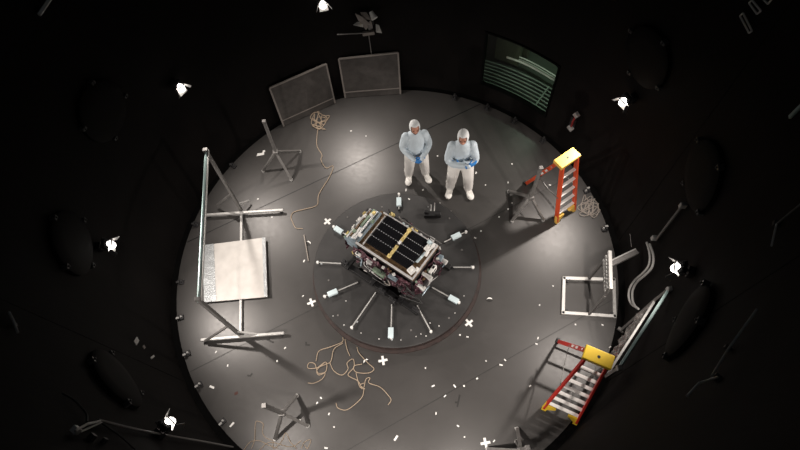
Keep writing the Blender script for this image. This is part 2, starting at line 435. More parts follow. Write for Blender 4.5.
sp = empty('spacecraft', SC+V((0,0,.24)), SA, 'boxy spacecraft with a black louvred top panel, gold strap and maroon blankets on the turntable', 'spacecraft')
H = .60   # height of the top deck above the base of the body
X0, X1, Y0, Y1 = -.50, .60, -.34, .34
mb = MB(); mb.prism([(X0,Y0),(X1-.03,Y0),(X1,Y0+.06),(X1,Y1-.06),(X1-.03,Y1),(X0,Y1)], 0, H-.02); mb.build('body', K['body'], sp, bevel=.01)
mb = MB(); mb.box(((X0+X1)/2,0,H-.01), (X1-X0+.02,.70,.03)); mb.build('top_deck', K['goldd'], sp, bevel=.005)
# louvred black panel in two fields
for (xa, xb) in ((-.365,.055),(.115,.455)):
    f = MB(); f.box(((xa+xb)/2,.04,H+.012), (xb-xa,.57,.024)); f = f.build('louvre_panel', K['cell'], sp, bevel=.004)
    b = MB(); d = MB(); nx = 9; ny = 4
    for i in range(nx):
        x = xa+(xb-xa)*(i+.5)/nx
        for j in range(ny):
            y = -.24+.56*(j+.5)/ny
            b.box((x,y,H+.030), ((xb-xa)/nx*.72,.56/ny-.016,.012), M.Rotation(.25,3,'Y'))
    for i in range(nx+1):
        for j in range(1, ny):
            d.box((xa+(xb-xa)*min(max(i/nx,.02),.98), -.24+.56*j/ny, H+.034), (.016,.010,.008))
    nb = len(b.bm.faces); tmp = bpy.data.meshes.new('tmp'); d.bm.to_mesh(tmp); d.bm.free(); b.bm.from_mesh(tmp); bpy.data.meshes.remove(tmp)
    b.bm.faces.ensure_lookup_table()
    for fc in list(b.bm.faces)[nb:]: fc.material_index = 1
    b.build('blades', [K['cell'], K['celldot']], f)
for y, L in ((.18,.22),(-.12,.20)):
    mb = MB(); mb.box((.085,y,H+.035), (.05,L,.03)); mb.build('strap', K['gold'], sp, bevel=.008)
mb = MB(); mb.box((.085,.30,H+.045), (.065,.07,.04)); mb.build('strap_end', K['gold'], sp, bevel=.01)
mb = MB(); mb.box((.085,-.235,H+.045), (.065,.06,.04)); mb.build('strap_end', K['gold'], sp, bevel=.01)
mb = MB(); mb.box((.085,.04,H+.05), (.04,.06,.03)); mb.build('strap_buckle', K['white'], sp, bevel=.006)
# silver edge strips
for p, q, w in (((X0,-.335,H+.012),(X1,-.335,H+.012),.032), ((X0+.05,.335,H+.012),(X1,.335,H+.012),.022), ((X1-.012,-.33,H+.012),(X1-.012,.33,H+.012),.028), ((-.385,-.30,H+.012),(-.385,.30,H+.012),.02)):
    mb = MB(); mb.beam(p, q, w, .028); mb.build('edge_strip', K['silver'], sp, bevel=.004)
# white fittings at the end of the panel
for i, (x, y, a, b, h) in enumerate([(.50,.22,.09,.12,.06),(.47,.30,.07,.06,.07),(.53,.13,.05,.09,.04),(.50,-.23,.10,.11,.06),(.56,-.17,.05,.06,.05),(.49,.03,.04,.22,.02),(.545,.28,.04,.06,.09)]):
    mb = MB(); mb.box((x,y,H+h/2), (a,b,h), random.uniform(-.3,.3)); mb.cyl((x,y,H+h),(x+.01,y,H+h+.02),.016,10); mb.build('white_fitting', K['white'] if i not in (1,5) else K['label'], sp, bevel=.008)
# rounded end towards the upper left: bent strips over a half drum
mb = MB(); n = 12; RR = .30; cx = X0+.02
prof = [(cx-RR*math.sin(PI*k/(n)*.62), H-.30+RR*math.cos(PI*k/n*.62)) for k in range(n+1)]
prof2 = prof + [(cx, H-.45)]
mb.prism([(x,z) for x, z in prof2], -.31, .31, lambda v: V((v.x, v.z, v.y))); mb.build('rounded_end', K['bluegrey'], sp)
strips = [('bluegrey',.0,-.31,.31,.04),('silver',.12,-.30,.30,.035),('green',.22,-.05,.31,.05),('white',.20,-.30,-.08,.05),('goldd',.31,-.28,.28,.035),('silver',.42,-.31,.31,.05),('white',.55,.02,.28,.05),('green',.55,-.28,-.03,.06),('bluegrey',.68,-.31,.31,.05),('maroon',.82,-.31,.31,.09)]
for k, t0, ya, yb, w in strips:
    th = PI*.62*t0*1.05; p = V((cx-(RR+.012)*math.sin(th), 0, H-.30+(RR+.012)*math.cos(th))); tn = V((-math.cos(th),0,-math.sin(th))); nn = V((-math.sin(th),0,math.cos(th)))
    mb = MB(); mb.beam(p+V((0,ya,0)), p+V((0,yb,0)), w, .022, nn); mb.build('bent_strip', K[k], sp, bevel=.005)
for i, (t0, y, k) in enumerate([(.15,.24,'gold'),(.33,.14,'white'),(.28,-.18,'green'),(.45,-.1,'white'),(.5,.2,'gold'),(.66,.1,'white'),(.62,-.22,'gold'),(.05,-.2,'white'),(.02,.1,'green'),(.75,-.05,'white')]):
    th = PI*.62*t0; p = V((cx-(RR+.03)*math.sin(th), y, H-.30+(RR+.03)*math.cos(th)))
    mb = MB(); mb.box(p, (.05,.06,.045), M.Rotation(-th,3,'Y')); mb.build('small_fitting', K[k], sp, bevel=.006)
# crumpled blankets on the sides
def crumple(p0, ux, uz, nx, nz, amp, nrm, name, m):
    mb = MB(); g = []; rnd = random.Random(hash((round(p0[0],3), nx, nz)) & 0xffff)
    for j in range(nz+1):
        row = []
        for i in range(nx+1):
            o = rnd.uniform(0, amp) if 0 < i < nx and 0 < j < nz else rnd.uniform(0, amp*.3)
            row.append(mb.bm.verts.new(V(p0)+V(ux)*(i/nx)+V(uz)*(j/nz)+V(nrm)*o+V((rnd.uniform(-.01,.01),rnd.uniform(-.01,.01),rnd.uniform(-.015,.015)))))
        g.append(row)
    for j in range(nz):
        for i in range(nx): mb.bm.faces.new((g[j][i],g[j][i+1],g[j+1][i+1],g[j+1][i]))
    o = mb.build(name, m, sp); sd = o.modifiers.new('thick','SOLIDIFY'); sd.thickness = .006; return o
crumple((X0-.05,Y0-.02,-.02), (X1-X0+.03,0,0), (0,.0,H-.08), 22, 9, .11, (0,-1,0), 'blanket', K['maroon'])
crumple((X1+.01,Y0-.02,-.02), (0,Y1-Y0+.04,0), (0,0,H-.10), 14, 9, .12, (1,0,0), 'blanket', K['maroon'])
crumple((X0,Y1+.02,.0), (X1-X0,0,0), (0,0,H-.10), 18, 7, .08, (0,1,0), 'blanket', K['maroon'])
crumple((cx-.31,-.33,-.02), (0,.66,0), (0.03,0,.34), 12, 6, .08, (-1,0,0), 'blanket', K['maroon'])
# boxes and fittings on the sides
side = [(-.40,-.43,.42,.10,.05,.13,'white'),(-.50,-.42,.38,.06,.06,.10,'gold'),(.02,-.46,.34,.22,.07,.11,'green'),(-.17,-.44,.46,.10,.06,.05,'silver'),(.28,-.44,.44,.16,.06,.06,'bluegrey'),(.45,-.46,.25,.08,.06,.10,'body'),(-.25,-.47,.18,.13,.07,.12,'body'),
 (.71,.02,.40,.06,.17,.15,'white'),(.70,.25,.44,.08,.09,.08,'bluegrey'),(.72,-.20,.28,.06,.12,.12,'body'),(.71,.13,.22,.07,.14,.10,'body'),(.1,.41,.5,.12,.06,.06,'gold'),(-.35,.42,.5,.08,.06,.07,'gold'),(.42,.42,.48,.10,.07,.07,'silver')]
for x, y, z, a, b, c, k in side:
    o = MB(); o.box((x,y,z), (a,b,c)); o = o.build('equipment_box', K[k], sp, bevel=.008)
    if k == 'white':
        d = MB(); e = .004
        if abs(y) > .4:
            d.box((x-.01,y-b/2-.001,z+.02),(.05,e,.03)); d.box((x+.02,y-b/2-.001,z-.03),(.03,e,.04)); d.box((x-.015,y,z+c/2+.001),(.03,.03,e))
        else:
            d.box((x+a/2+.001,y+.02,z+.02),(e,.06,.05)); d.box((x+a/2+.001,y-.04,z-.03),(e,.05,.04)); d.box((x,y+.03,z+c/2+.001),(.03,.05,e))
        d.build('marking', K['black'], o)
for y, z, L in ((.29,.30,.17),(-.12,.45,.15),(-.30,.40,.14)):
    mb = MB(); mb.tube([(X1+.02,y,z),(X1+.10,y,z+.01),(X1+.10+L*.6,y-.01,z+.02)], [.03,.032,.042], 14); mb.build('thruster', K['bright'], sp, smooth=True)
# cable bundles
for i in range(26):
    r = random.Random(50+i)
    if i < 13:
        x = r.uniform(X0, X1); pts = [(x+r.uniform(-.02,.02)+.07*k*r.uniform(-1,1.2), Y0-.07-r.uniform(0,.10), H-.12-k*.12) for k in range(5)]
    elif i < 21:
        y = r.uniform(Y0, Y1); pts = [(X1+.08+r.uniform(0,.10), y+.06*k*r.uniform(-1,1), H-.14-k*.11) for k in range(5)]
    else:
        x = r.uniform(X0, X1-.1); pts = [(x+.05*k, Y1+.05+r.uniform(0,.08), H-.03-k*.05+r.uniform(-.03,.03)) for k in range(5)]
    mb = MB(); mb.tube(spline(pts,4), r.choice([.007,.009,.012]), 6); mb.build('harness_cable', K[r.choice(['silver','blkcord','maroon','pale','blkcord','bluegrey'])], sp)
# small bright and dark bits around the deck edge and the rounded end
for i in range(44):
    r = random.Random(900+i); k = i % 4
    if k == 0: p = (r.uniform(X0,X1), -.36-r.uniform(0,.05), H-r.uniform(.03,.22))
    elif k == 1: p = (r.uniform(X0,X1), .365+r.uniform(0,.05), H-r.uniform(-.02,.15))
    elif k == 2: p = (X1+.02+r.uniform(0,.07), r.uniform(-.33,.33), H-r.uniform(.0,.22))
    else:
        th = PI*.62*r.random(); p = (cx-(RR+.035)*math.sin(th), r.uniform(-.32,.32), H-.30+(RR+.035)*math.cos(th))
    mb = MB(); mb.box(p, (r.uniform(.02,.06), r.uniform(.02,.05), r.uniform(.02,.05)), r.uniform(0,3)); mb.build('small_fitting', K[r.choice(['white','silver','green','black','bright','label','black','goldd'])], sp, bevel=.004)
# slim pole along the far top edge
mb = MB(); mb.tube([(-.2,.40,H-.0),(.62,.40,H+.0)], .011, 8); mb.build('edge_pole', K['grey'], sp)

# black clamp with pale handles on the turntable
p = G(432.5,215.5,TZ); p.z = TZ
t = empty('black_camera', p, math.radians(-8), 'small black box with two pale knobs lying on the turntable behind the spacecraft', 'equipment')
mb = MB(); mb.box((0,0,.04), (.30,.10,.08)); mb.box((-.11,.03,.09), (.07,.06,.04)); mb.box((.09,-.01,.085), (.1,.05,.02)); mb.build('case', K['black'], t, bevel=.008)
mb = MB(); mb.tube([(-.03,.05,.03),(-.03,.10,.05),(-.02,.15,.12)], .012, 8); mb.build('knob', K['alu'], t)
mb = MB(); mb.tube([(.03,.05,.03),(.035,.16,.04),(.04,.2,.1)], .010, 8); mb.build('knob', K['alu'], t)

# ------------------------------------------------------------------ people
def remesh(mb, voxel, smooth=3):
    me = bpy.data.meshes.new('tmp'); mb.bm.normal_update(); bmesh.ops.recalc_face_normals(mb.bm, faces=mb.bm.faces[:]); mb.bm.to_mesh(me); mb.bm.free()
    o = bpy.data.objects.new('tmp', me); col.objects.link(o)
    r = o.modifiers.new('r','REMESH'); r.mode = 'VOXEL'; r.voxel_size = voxel
    s = o.modifiers.new('s','SMOOTH'); s.iterations = smooth; s.factor = .5
    dg = bpy.context.evaluated_depsgraph_get(); nm = bpy.data.meshes.new_from_object(o.evaluated_get(dg))
    bpy.data.objects.remove(o); bpy.data.meshes.remove(me)
    for p in nm.polygons: p.use_smooth = True
    return nm
def limb(mb, pts, rs, n=14):
    P = spline(pts, 5); R = []
    for i in range(len(P)):
        f = i/5; k = min(int(f), len(rs)-2); R.append(rs[k]+(rs[k+1]-rs[k])*(f-k) if f < len(rs)-1 else rs[-1])
    mb.tube(P, R, n); mb.ell(P[0], (R[0],)*3, n=7); mb.ell(P[-1], (R[-1],)*3, n=7)
def link(name, me, mats, parent):
    me.name = name
    me.materials.clear()
    for m in mats: me.materials.append(m)
    o = bpy.data.objects.new(name, me); col.objects.link(o); o.parent = parent; return o
def hand(wrist, d, nrm, side, curl, parent):
    # d: along the hand, nrm: out of the back of the hand, side: direction of the thumb
    d = V(d).normalized(); nrm = V(nrm); nrm = (nrm-d*nrm.dot(d)).normalized(); s = d.cross(nrm)
    if s.dot(V(side)) < 0: s = -s
    w = V(wrist); mb = MB()
    R = M((d, s, nrm)).transposed()
    mb.tube([w-d*.05, w, w+d*.02], [.034,.031,.030], 12)
    mb.ell(w+d*.055, (.058,.043,.019), R)
    for off, L, r in ((.030,.072,.0105),(.010,.082,.0108),(-.010,.076,.0105),(-.029,.060,.0095)):
        p = w + d*.075 + s*off; dirn = d.copy(); pts = [p]; 
        for k, seg in enumerate((.45,.32,.23)):
            a = curl*(.6+.5*k); q = M.Rotation(0,3,'X')
            ax = d.cross(nrm)
            dirn = (d*math.cos(curl*(k+1)*.62) - nrm*math.sin(curl*(k+1)*.62)); p = p + dirn*L*seg*1.15; pts.append(p)
        mb.tube(pts, [r*1.1, r, r*.95, r*.8], 10)
        for q, rr in zip(pts, [r*1.1, r, r*.95, r*.8]): mb.ell(q, (rr,)*3, n=6)
    p = w + d*.025 + s*.032; t1 = p + (d*.6+s*.75-nrm*.25).normalized()*.042; t2 = t1 + (d*.85+s*.25-nrm*.4).normalized()*.034
    mb.tube([p,t1,t2], [.014,.012,.0095], 10)
    for q, rr in ((p,.014),(t1,.012),(t2,.0095)): mb.ell(q, (rr,)*3, n=6)
    return link('glove', remesh(mb, .0045, 2), [K['glove']], parent)
def person(loc, rz, label, arms, feet, hd, beard, goggles=False, hoodcut=1.0):
    t = empty('person', loc, rz, label, 'person')
    mb = MB()
    fl, fr = feet
    for sx, f in ((1, fl), (-1, fr)):
        limb(mb, [(sx*.10,.0,.92), (sx*.5*(.1+abs(f[0]))*1.05,-.02+f[1]*.5,.50), (f[0],f[1]+.02,.10)], [.120,.098,.082])
    # torso: ellipses
    prof = [(.86,.165,.125),(.95,.175,.135),(1.05,.155,.118),(1.18,.160,.120),(1.30,.178,.132),(1.40,.172,.120),(1.46,.125,.095),(1.50,.080,.075)]
    rings = []
    for z, a, b in prof: rings.append([mb.bm.verts.new((a*math.cos(2*PI*k/24), b*math.sin(2*PI*k/24)+(.0 if z<1.3 else .01), z)) for k in range(24)])
    for i in range(len(rings)-1):
        for k in range(24): mb.bm.faces.new((rings[i][k], rings[i][(k+1)%24], rings[i+1][(k+1)%24], rings[i+1][k]))
    mb.bm.faces.new(rings[0][::-1]); mb.bm.faces.new(rings[-1])
    for sx, (el, wr) in arms.items():
        limb(mb, [(sx*.165,.01,1.405), el, wr], [.080,.062,.045])
    # neck and head
    hc = V((0,-.015,1.655)); tilt = M.Rotation(hd[1],3,'Z') @ M.Rotation(hd[0],3,'X')
    def Hd(x, y, z): return hc + tilt @ V((x,y,z))
    limb(mb, [(0,.012,1.45), Hd(0,.02,-.08)], [.066,.060])
    Rr = tilt
    mb.ell(Hd(0,.012,.03), (.078,.098,.095), Rr); mb.ell(Hd(0,-.02,-.045), (.060,.070,.075), Rr)
    mb.ell(Hd(0,-.055,-.088), (.030,.026,.022), Rr)              # chin
    mb.tube([Hd(0,-.088,.012), Hd(0,-.112,-.030)], [.008,.015], 10); mb.ell(Hd(0,-.104,-.030), (.017,.014,.011), Rr)
    for sx in (1,-1):
        mb.ell(Hd(sx*.080,.01,-.015), (.010,.020,.032), Rr)      # ears
        mb.ell(Hd(sx*.035,-.078,.028), (.026,.012,.008), Rr)     # brow
    mb.ell(Hd(0,-.086,-.058), (.024,.012,.008), Rr)
    me = remesh(mb, .011, 3)
    b = link('body', me, [K['suit'], K['coat'], K['skin'], K['lip'], K['hair']], t)
    ti = tilt.inverted()
    for p in me.polygons:
        c = p.center; l = ti @ (c-hc)
        if c.z > 1.50 and l.z > -.108 and l.y < .05 and l.length < .16:
            p.material_index = 2
            if abs(l.x) < .022 and abs(l.z+.058) < .006 and l.y < -.07: p.material_index = 3
            elif beard and l.z < -.045 and l.y < .0: p.material_index = 4
        elif c.z > .93: p.material_index = 1
        else: p.material_index = 0
        # arms below the waist line belong to the coat as well
        if c.z <= .93 and c.y < -.17: p.material_index = 1
    for sx in (1,-1):
        mb = MB(); mb.ell(Hd(sx*.031,-.088,.008), (.013,.008,.008), Rr, 8); mb.build('eye', K['eye'], t, smooth=True)
    # hood with a face opening, falling to the shoulders
    mb = MB(); n = 40
    lv = [(.134,.0),(.131,.035),(.118,.066),(.095,.085),(.06,.096),(.02,.099),(-.03,.096),(-.075,.082),(-.115,.070)]
    rg = []
    for z, r in lv:
        row = []
        for k in range(n):
            a = 2*PI*k/n; y = r*1.14*math.sin(a)+.012; x = r*.95*math.cos(a)
            p = Hd(x,y,z)
            if z < -.13: p = V((x*1.05, y+.005, hc.z+z))
            row.append(mb.bm.verts.new(p))
        rg.append(row)
    for i in range(len(lv)-1):
        for k in range(n):
            zc = (lv[i][0]+lv[i+1][0])/2; a = 2*PI*(k+.5)/n - 1.5*PI
            a = (a+PI) % (2*PI)-PI
            if abs(a) < .95*hoodcut and -.11 < zc < .08: continue
            vs = (rg[i][k], rg[i][(k+1)%n], rg[i+1][(k+1)%n], rg[i+1][k])
            mb.bm.faces.new(vs)
    bmesh.ops.remove_doubles(mb.bm, verts=mb.bm.verts[:], dist=1e-4)
    o = mb.build('hood', K['hood'], t, smooth=True); sd = o.modifiers.new('t','SOLIDIFY'); sd.thickness = .006; ss = o.modifiers.new('u','SUBSURF'); ss.levels = ss.render_levels = 1
    # boot covers
    for f, tw in ((fl,.25),(fr,-.25)):
        mb = MB(); R = M.Rotation(tw,3,'Z'); c = V((f[0],f[1],0))
        def B(x,y,z): return c + R @ V((x,y,z))
        mb.ell(B(0,-.08,.056), (.060,.125,.056), R); mb.ell(B(0,-.14,.050), (.066,.085,.050), R); mb.ell(B(0,.045,.056), (.056,.07,.056), R)
        limb(mb, [B(0,.03,.06), B(0,.025,.24)], [.068,.092]); mb.box(B(0,-.05,.010), (.095,.25,.02), R)
        o = link('boot_cover', remesh(mb, .01, 2), [K['boot']], t)
        zmin = min(v.co.z for v in o.data.vertices)
        for v in o.data.vertices: v.co.z -= zmin if v.co.z < .1 else 0
        mb = MB(); pts = [B(.070*math.cos(a)*1.1, .028+.072*math.sin(a)*1.08, .115) for a in [2*PI*k/20 for k in range(21)]]
        mb.tube(pts, .008, 6); mb.build('boot_strap', K['grey'], o)
    return t
A = person((G(417.5,177).x, G(417.5,177).y, 0), .03, 'person in white hooded suit with blue gloved hands clasped low, left of two',
  {1: ((.235,-.03,1.12),(.075,-.225,.985)), -1: ((-.235,-.03,1.12),(-.070,-.225,.985))}, ((.165,-.0),(-.165,.02)), (-.08, 0), True)
A.scale = (.95,.95,.93)
hand((.080,-.222,.985), (-.85,-.30,-.35), (.1,-.9,.4), (0,0,1), .55, A)
hand((-.075,-.222,.985), (.85,-.45,-.30), (.1,-.9,.4), (0,0,1), .55, A)
B_ = person((G(459,190).x, G(459,190).y, 0), -.12, 'person in white suit and hood standing with arms folded, right of the two',
  {1: ((.215,-.10,1.12),(-.03,-.195,1.14)), -1: ((-.215,-.11,1.13),(.09,-.275,1.22))}, ((.165,-.03),(-.165,.0)), (.02, -.12), False, hoodcut=.85)
hand((-.03,-.195,1.14), (-.95,.30,.05), (0,-1,.1), (0,0,1), .35, B_)
hand((.09,-.275,1.22), (.95,.30,.12), (0,-1,.1), (0,0,1), .35, B_)

# ------------------------------------------------------------------ step ladders
def ladder(fl, fr, rl, capc, H, n, topw, rm, ym, label, rearn=4, sd=.05):
    fl, fr, rl = V((*fl,0)), V((*fr,0)), V((*rl,0)); capc = V((*capc,H))
    w = (fr-fl); wd = w.normalized(); rr = rl + w*.96
    t = empty('step_ladder', (fl+fr+rl+rr)/4, 0, label, 'ladder', 'red step ladders')
    inn = (rl-fl); inn = (inn-wd*inn.dot(wd)).normalized()
    tl, tr = capc-wd*topw/2, capc+wd*topw/2
    fo = -inn*.06
    for a, b in ((fl, tl+fo), (fr, tr+fo)):
        mb = MB(); d = (b-a).normalized(); mb.beam(a+V((0,0,.0))+d*.05, b, .030, .080, inn); mb.build('rail', K[rm], t, bevel=.004)
    for a, b, s in ((rl, tl-fo*.6, -1), (rr, tr-fo*.6, 1)):
        mb = MB(); d = (b-a).normalized(); mb.beam(a+d*.04, b-wd*s*.03, .028, .060, inn); mb.build('rear_rail', K[rm], t, bevel=.004)
    for k in range(n):
        f = .30*(k+1)/H if k else .27/H
        f = (k+1)*(1/(n+1))*.97
        a = fl.lerp(tl+fo, f); b = fr.lerp(tr+fo, f)
        o = MB(); o.beam(a+wd*.012+inn*.01, b-wd*.012+inn*.01, sd, .026); o.build('step', K['step'], t, bevel=.003)
    for k in range(rearn):
        f = (k+.55)/(rearn+.3); a = rl.lerp(tl-fo*.6, f); b = rr.lerp(tr-fo*.6, f)
        mb = MB(); mb.beam(a, b, .03, .02); mb.build('rear_brace', K['alu'], t)
    for s in (0, 1):
        a = (fl if s == 0 else fr).lerp((tl if s == 0 else tr)+fo, .48); b = (rl if s == 0 else rr).lerp((tl if s == 0 else tr)-fo*.6, .48)
        mb = MB(); off = wd*(-.02 if s == 0 else .02); mid = (a+b)/2+V((0,0,-.05)); mb.beam(a+off, mid+off, .006, .025); mb.beam(mid+off, b+off, .006, .025); mb.build('spreader', K['grey'], t)
    mb = MB(); R = M((wd, inn, V((0,0,1)))).transposed()
    mb.box(capc+V((0,0,.03)), (topw+.10, .19, .075), R); cap = mb.build('top_cap', K[ym], t, bevel=.012)
    mb = MB(); mb.cyl(capc+V((0,0,.066)), capc+V((0,0,.0695)), .020, 16); mb.build('tool_hole', K['black'], cap)
    # yellow corner gussets and feet
    for a, b, s in ((fl, tl+fo, 1), (fr, tr+fo, -1)):
        d = (b-a).normalized(); mb = MB()
        def P(x, y, z): return a + wd*s*x + d*y - inn*.03 + inn*z
        mb.prism([(-.02,.0),(.045,.0),(.05,.06),(.15,.145),(.15,.165),(-.02,.20)], 0, .055, lambda v: P(v.x, v.y, v.z)); mb.build('foot', K[ym], t)
    for a in (rl, rr):
        mb = MB(); mb.box(a+V((0,0,.03)), (.045,.08,.06), R); mb.build('rear_foot', K['black'], t, bevel=.004)
    # pale notices on the rails
    for s, f in ((0,.55),(0,.68),(1,.75)):
        a = (rl if s == 0 else rr).lerp((tl if s == 0 else tr)-fo*.6, f); b = (rl if s == 0 else rr).lerp((tl if s == 0 else tr)-fo*.6, f+.06)
        mb = MB(); off = wd*(-.017 if s == 0 else .017); mb.beam(a+off-wd*(0 if s==0 else .022), b+off-wd*(0 if s==0 else .022), .004, .035, inn); mb.build('notice', K['white'], t)
    world_parts(t); return t
l1 = ladder((2.96,.30), (3.33,.50), (2.60,1.16), (2.90,.63), 1.52, 5, .30, 'orange', 'yellow2', 'orange red step ladder with yellow cap by the right wall, beside a grey tripod')
l2 = ladder((1.99,-2.75), (2.42,-3.02), (2.46,-1.78), (G(597.5,358,1.62).x,G(597.5,358,1.62).y), 1.62, 7, .27, 'red', 'yellow', 'red step ladder with yellow cap at the lower right, throwing a barred shadow')

# ------------------------------------------------------------------ frame stands
t = empty('frame_stand', (-2.67,.18,0), 0, 'tall open frame stand at the left with floor bars and pale top bar', 'stand')
pa, pb = V((-2.685,1.38,0)), V((-2.66,-1.0,0)); ha, hb = G(206,151,1.80), G(198.5,300,1.80)
mb = MB(); mb.beam(pa+V((0,0,.03)), pb+V((0,0,.03)), .042, .05); mb.build('base_rail', K['alu'], t, bevel=.004)
for p, q0, q1 in ((pa,(205,215),(283,210)), (pb,(201,340),(284,333))):
    a, b = G(*q0,.09), G(*q1,.09); mb = MB(); a.z = b.z = .085; mb.beam(a, b, .042, .05); mb.build('floor_bar', K['alu'], t, bevel=.004)
    for c in (a, b):
        mb = MB(); mb.cyl((c.x+(.05 if c is a else -.05), c.y, .0), (c.x+(.05 if c is a else -.05), c.y, .06), .03, 12); mb.build('castor', K['dark'], t)
for p, h, bx in ((pa, ha, G(217,205,.1)), (pb, hb, G(205,341,.1))):
    mb = MB(); mb.beam(p+V((0,0,.06)), h, .045, .06, (0,1,0)); mb.build('post', K['grey'], t, bevel=.004)
    bx.z = .1; mb = MB(); mb.beam(p.lerp(h,.33), bx, .035, .035); mb.build('brace', K['grey'], t, bevel=.003)
    q = V(bx); q.x = 2*p.x-bx.x-.28; mb = MB(); mb.beam(p.lerp(h,.14), q, .03, .03); mb.build('gusset_strut', K['alu'], t, bevel=.003)
mb = MB(); d = (ha-hb).normalized(); mb.beam(ha+d*.04, hb-d*.03, .036, .036, (-1,0,1)); mb.build('top_bar', K['glassedge'], t, bevel=.006)
mb = MB(); mb.beam(ha+d*.02+V((.038,0,-.01)), hb-d*.01+V((.038,0,-.01)), .010, .04); mb.build('top_lip', K['bright'], t)
for c in (ha, hb):
    mb = MB(); mb.box(c+V((0,0,.01)), (.075,.06,.08)); mb.build('end_bracket', K['grey'], t, bevel=.004)
world_parts(t)

# pale panel over the base rail
c4 = [G(q[0],q[1],.07) for q in ((202,245.5),(265.5,237.5),(267.5,297),(204.5,302.5))]
cc = sum(c4, V())/4; t = empty('pale_panel', (cc.x,cc.y,.058), 0, 'pale square reflective panel lying across the base rail of the left frame stand', 'panel')
mb = MB(); mb.prism([(p.x,p.y) for p in c4][::-1], .0585, .078); mb.build('sheet', K['sheet'], t, bevel=.003)
def strip(a, b, c, d, m, n=10):
    mb = MB(); g = []
    for j in range(2):
        for i in range(n+1):
            p = (a.lerp(b,i/n)).lerp(d.lerp(c,i/n), j); g.append(mb.bm.verts.new((p.x,p.y,.0800+random.uniform(0,.010))))
    for i in range(n): mb.bm.faces.new((g[i],g[i+1],g[n+2+i],g[n+1+i]))
    return mb.build('foil_tape', m, t)
strip(c4[0], c4[3], c4[3].lerp(c4[2],.19), c4[0].lerp(c4[1],.19), K['foil'])
strip(c4[1].lerp(c4[0],.05), c4[2].lerp(c4[3],.05), c4[2], c4[1], K['foil'])
for p in c4:
    q = p.lerp(cc,.12); mb = MB(); mb.box((q.x,q.y,.029), (.05,.05,.0585)); mb.build('spacer', K['dark'], t)
world_parts(t)

# low rectangular base with a raised channel, right
t = empty('sensor_trolley', (3.12,-1.1,0), 0, 'low white rectangular frame on the floor at the right with a raised slotted channel', 'stand')
C4 = [G(*q) for q in ((563.5,279),(613,280.5),(614,317),(562.5,313.5))]
for i in range(4):
    a, b = C4[i].copy(), C4[(i+1)%4].copy(); a.z = b.z = .035; d = (b-a).normalized()*.02
    mb = MB(); mb.beam(a-d, b+d, .05, .05); mb.build('frame_bar', K['bright'] if i != 1 else K['alu'], t, bevel=.004)
for p in C4:
    q = p.lerp((C4[0]+C4[2])/2,.14); mb = MB(); mb.cyl((q.x,q.y,0),(q.x,q.y,.05),.025,12); mb.build('castor', K['dark'], t)
mids = [(C4[0]+C4[1])/2, (C4[2]+C4[3])/2]
ups = [G(603,262,.70), G(605,296,.70)]
for a, b in zip(mids, ups):
    a.z = .06; mb = MB(); mb.beam(a, b, .035, .035, (0,1,0)); mb.build('post', K['grey'], t, bevel=.003)
a, b = ups; a2, b2 = G(609.7,251,.93), G(610.9,289,.93)
mb = MB(); nn = ((b-a).cross(a2-a)).normalized()*.015
mb._mesh([a+nn,b+nn,b2+nn,a2+nn,a-nn,b-nn,b2-nn,a2-nn], [(0,1,2,3),(7,6,5,4),(0,4,5,1),(1,5,6,2),(2,6,7,3),(3,7,4,0)]); ch = mb.build('channel', K['grey'], t)
mb = MB()
for k in range(9):
    for j in range(2):
        p = a.lerp(b,(k+.6)/9.6).lerp(a2.lerp(b2,(k+.6)/9.6), .3+.35*j)
        for s in (1,-1): mb.box(p+nn*1.05*s, (.03,.045,.05))
mb.build('slot_cover', K['alu'], ch)
mb = MB(); mb.beam(a2, b2, .05, .05); mb.build('channel_edge', K['bright'], t, bevel=.004)
e0 = a2.lerp(b2,.35)+V((0,0,-.06)); e1 = G(637,252,.86)
mb = MB(); mb.beam(e0, e1, .07, .07); mb.build('arm', K['grey'], t, bevel=.004)
mb = MB(); mb.beam(e0+V((0,.05,.03)), e1+V((-.02,.04,.03)), .02, .02); mb.build('arm_conduit', K['alu'], t)
world_parts(t)

# plastic hung frame, lower right
a, b = G(619,368,2.0), G(669,289.5,2.0); a15, b15 = G(606,376.5,1.5), G(655,300.5,1.5)
a15 = V((a.x-.02, a.y-.0,1.5)) if (a15-a).length > .8 else a15
t = empty('frame_stand', ((a.x+b.x)/2,(a.y+b.y)/2,0), 0, 'tall frame with pale bars and hanging clear plastic behind the lower red ladder', 'stand')
d = (b-a).normalized(); nrm = V((-d.y,d.x,0)); nrm = nrm if nrm.dot(V((-1,.5,0))) > 0 else -nrm
mb = MB(); mb.beam(a-d*.03, b+d*.03, .036, .036, (-.3,.3,1)); mb.build('top_bar', K['glassedge'], t, bevel=.005)
mb = MB(); mb.beam(a15, b15, .03, .03); mb.build('middle_bar', K['alu'], t, bevel=.004)
for p, q in ((a,a15),(b,b15)):
    mb = MB(); mb.beam(p, q, .04, .04, (0,1,0)); mb.build('post', K['grey'], t, bevel=.004)
    q = q + d*.33 if p is a else q
    mb = MB(); mb.beam(V((q.x,q.y,q.z-.01)), V((q.x,q.y,.05)), .04, .04, (0,1,0)); mb.build('lower_post', K['grey'], t, bevel=.004)
    mb = MB(); mb.box(p+V((0,0,.01)), (.06,.06,.07)); mb.build('end_bracket', K['alu'], t, bevel=.005)
    mb = MB(); mb.beam(V((q.x,q.y,.03))+nrm*.06, V((q.x,q.y,.03))-nrm*.10, .05, .05); mb.build('floor_bar', K['grey'], t, bevel=.004)
mb = MB(); nx, nz = 18, 12; g = []; rnd = random.Random(3)
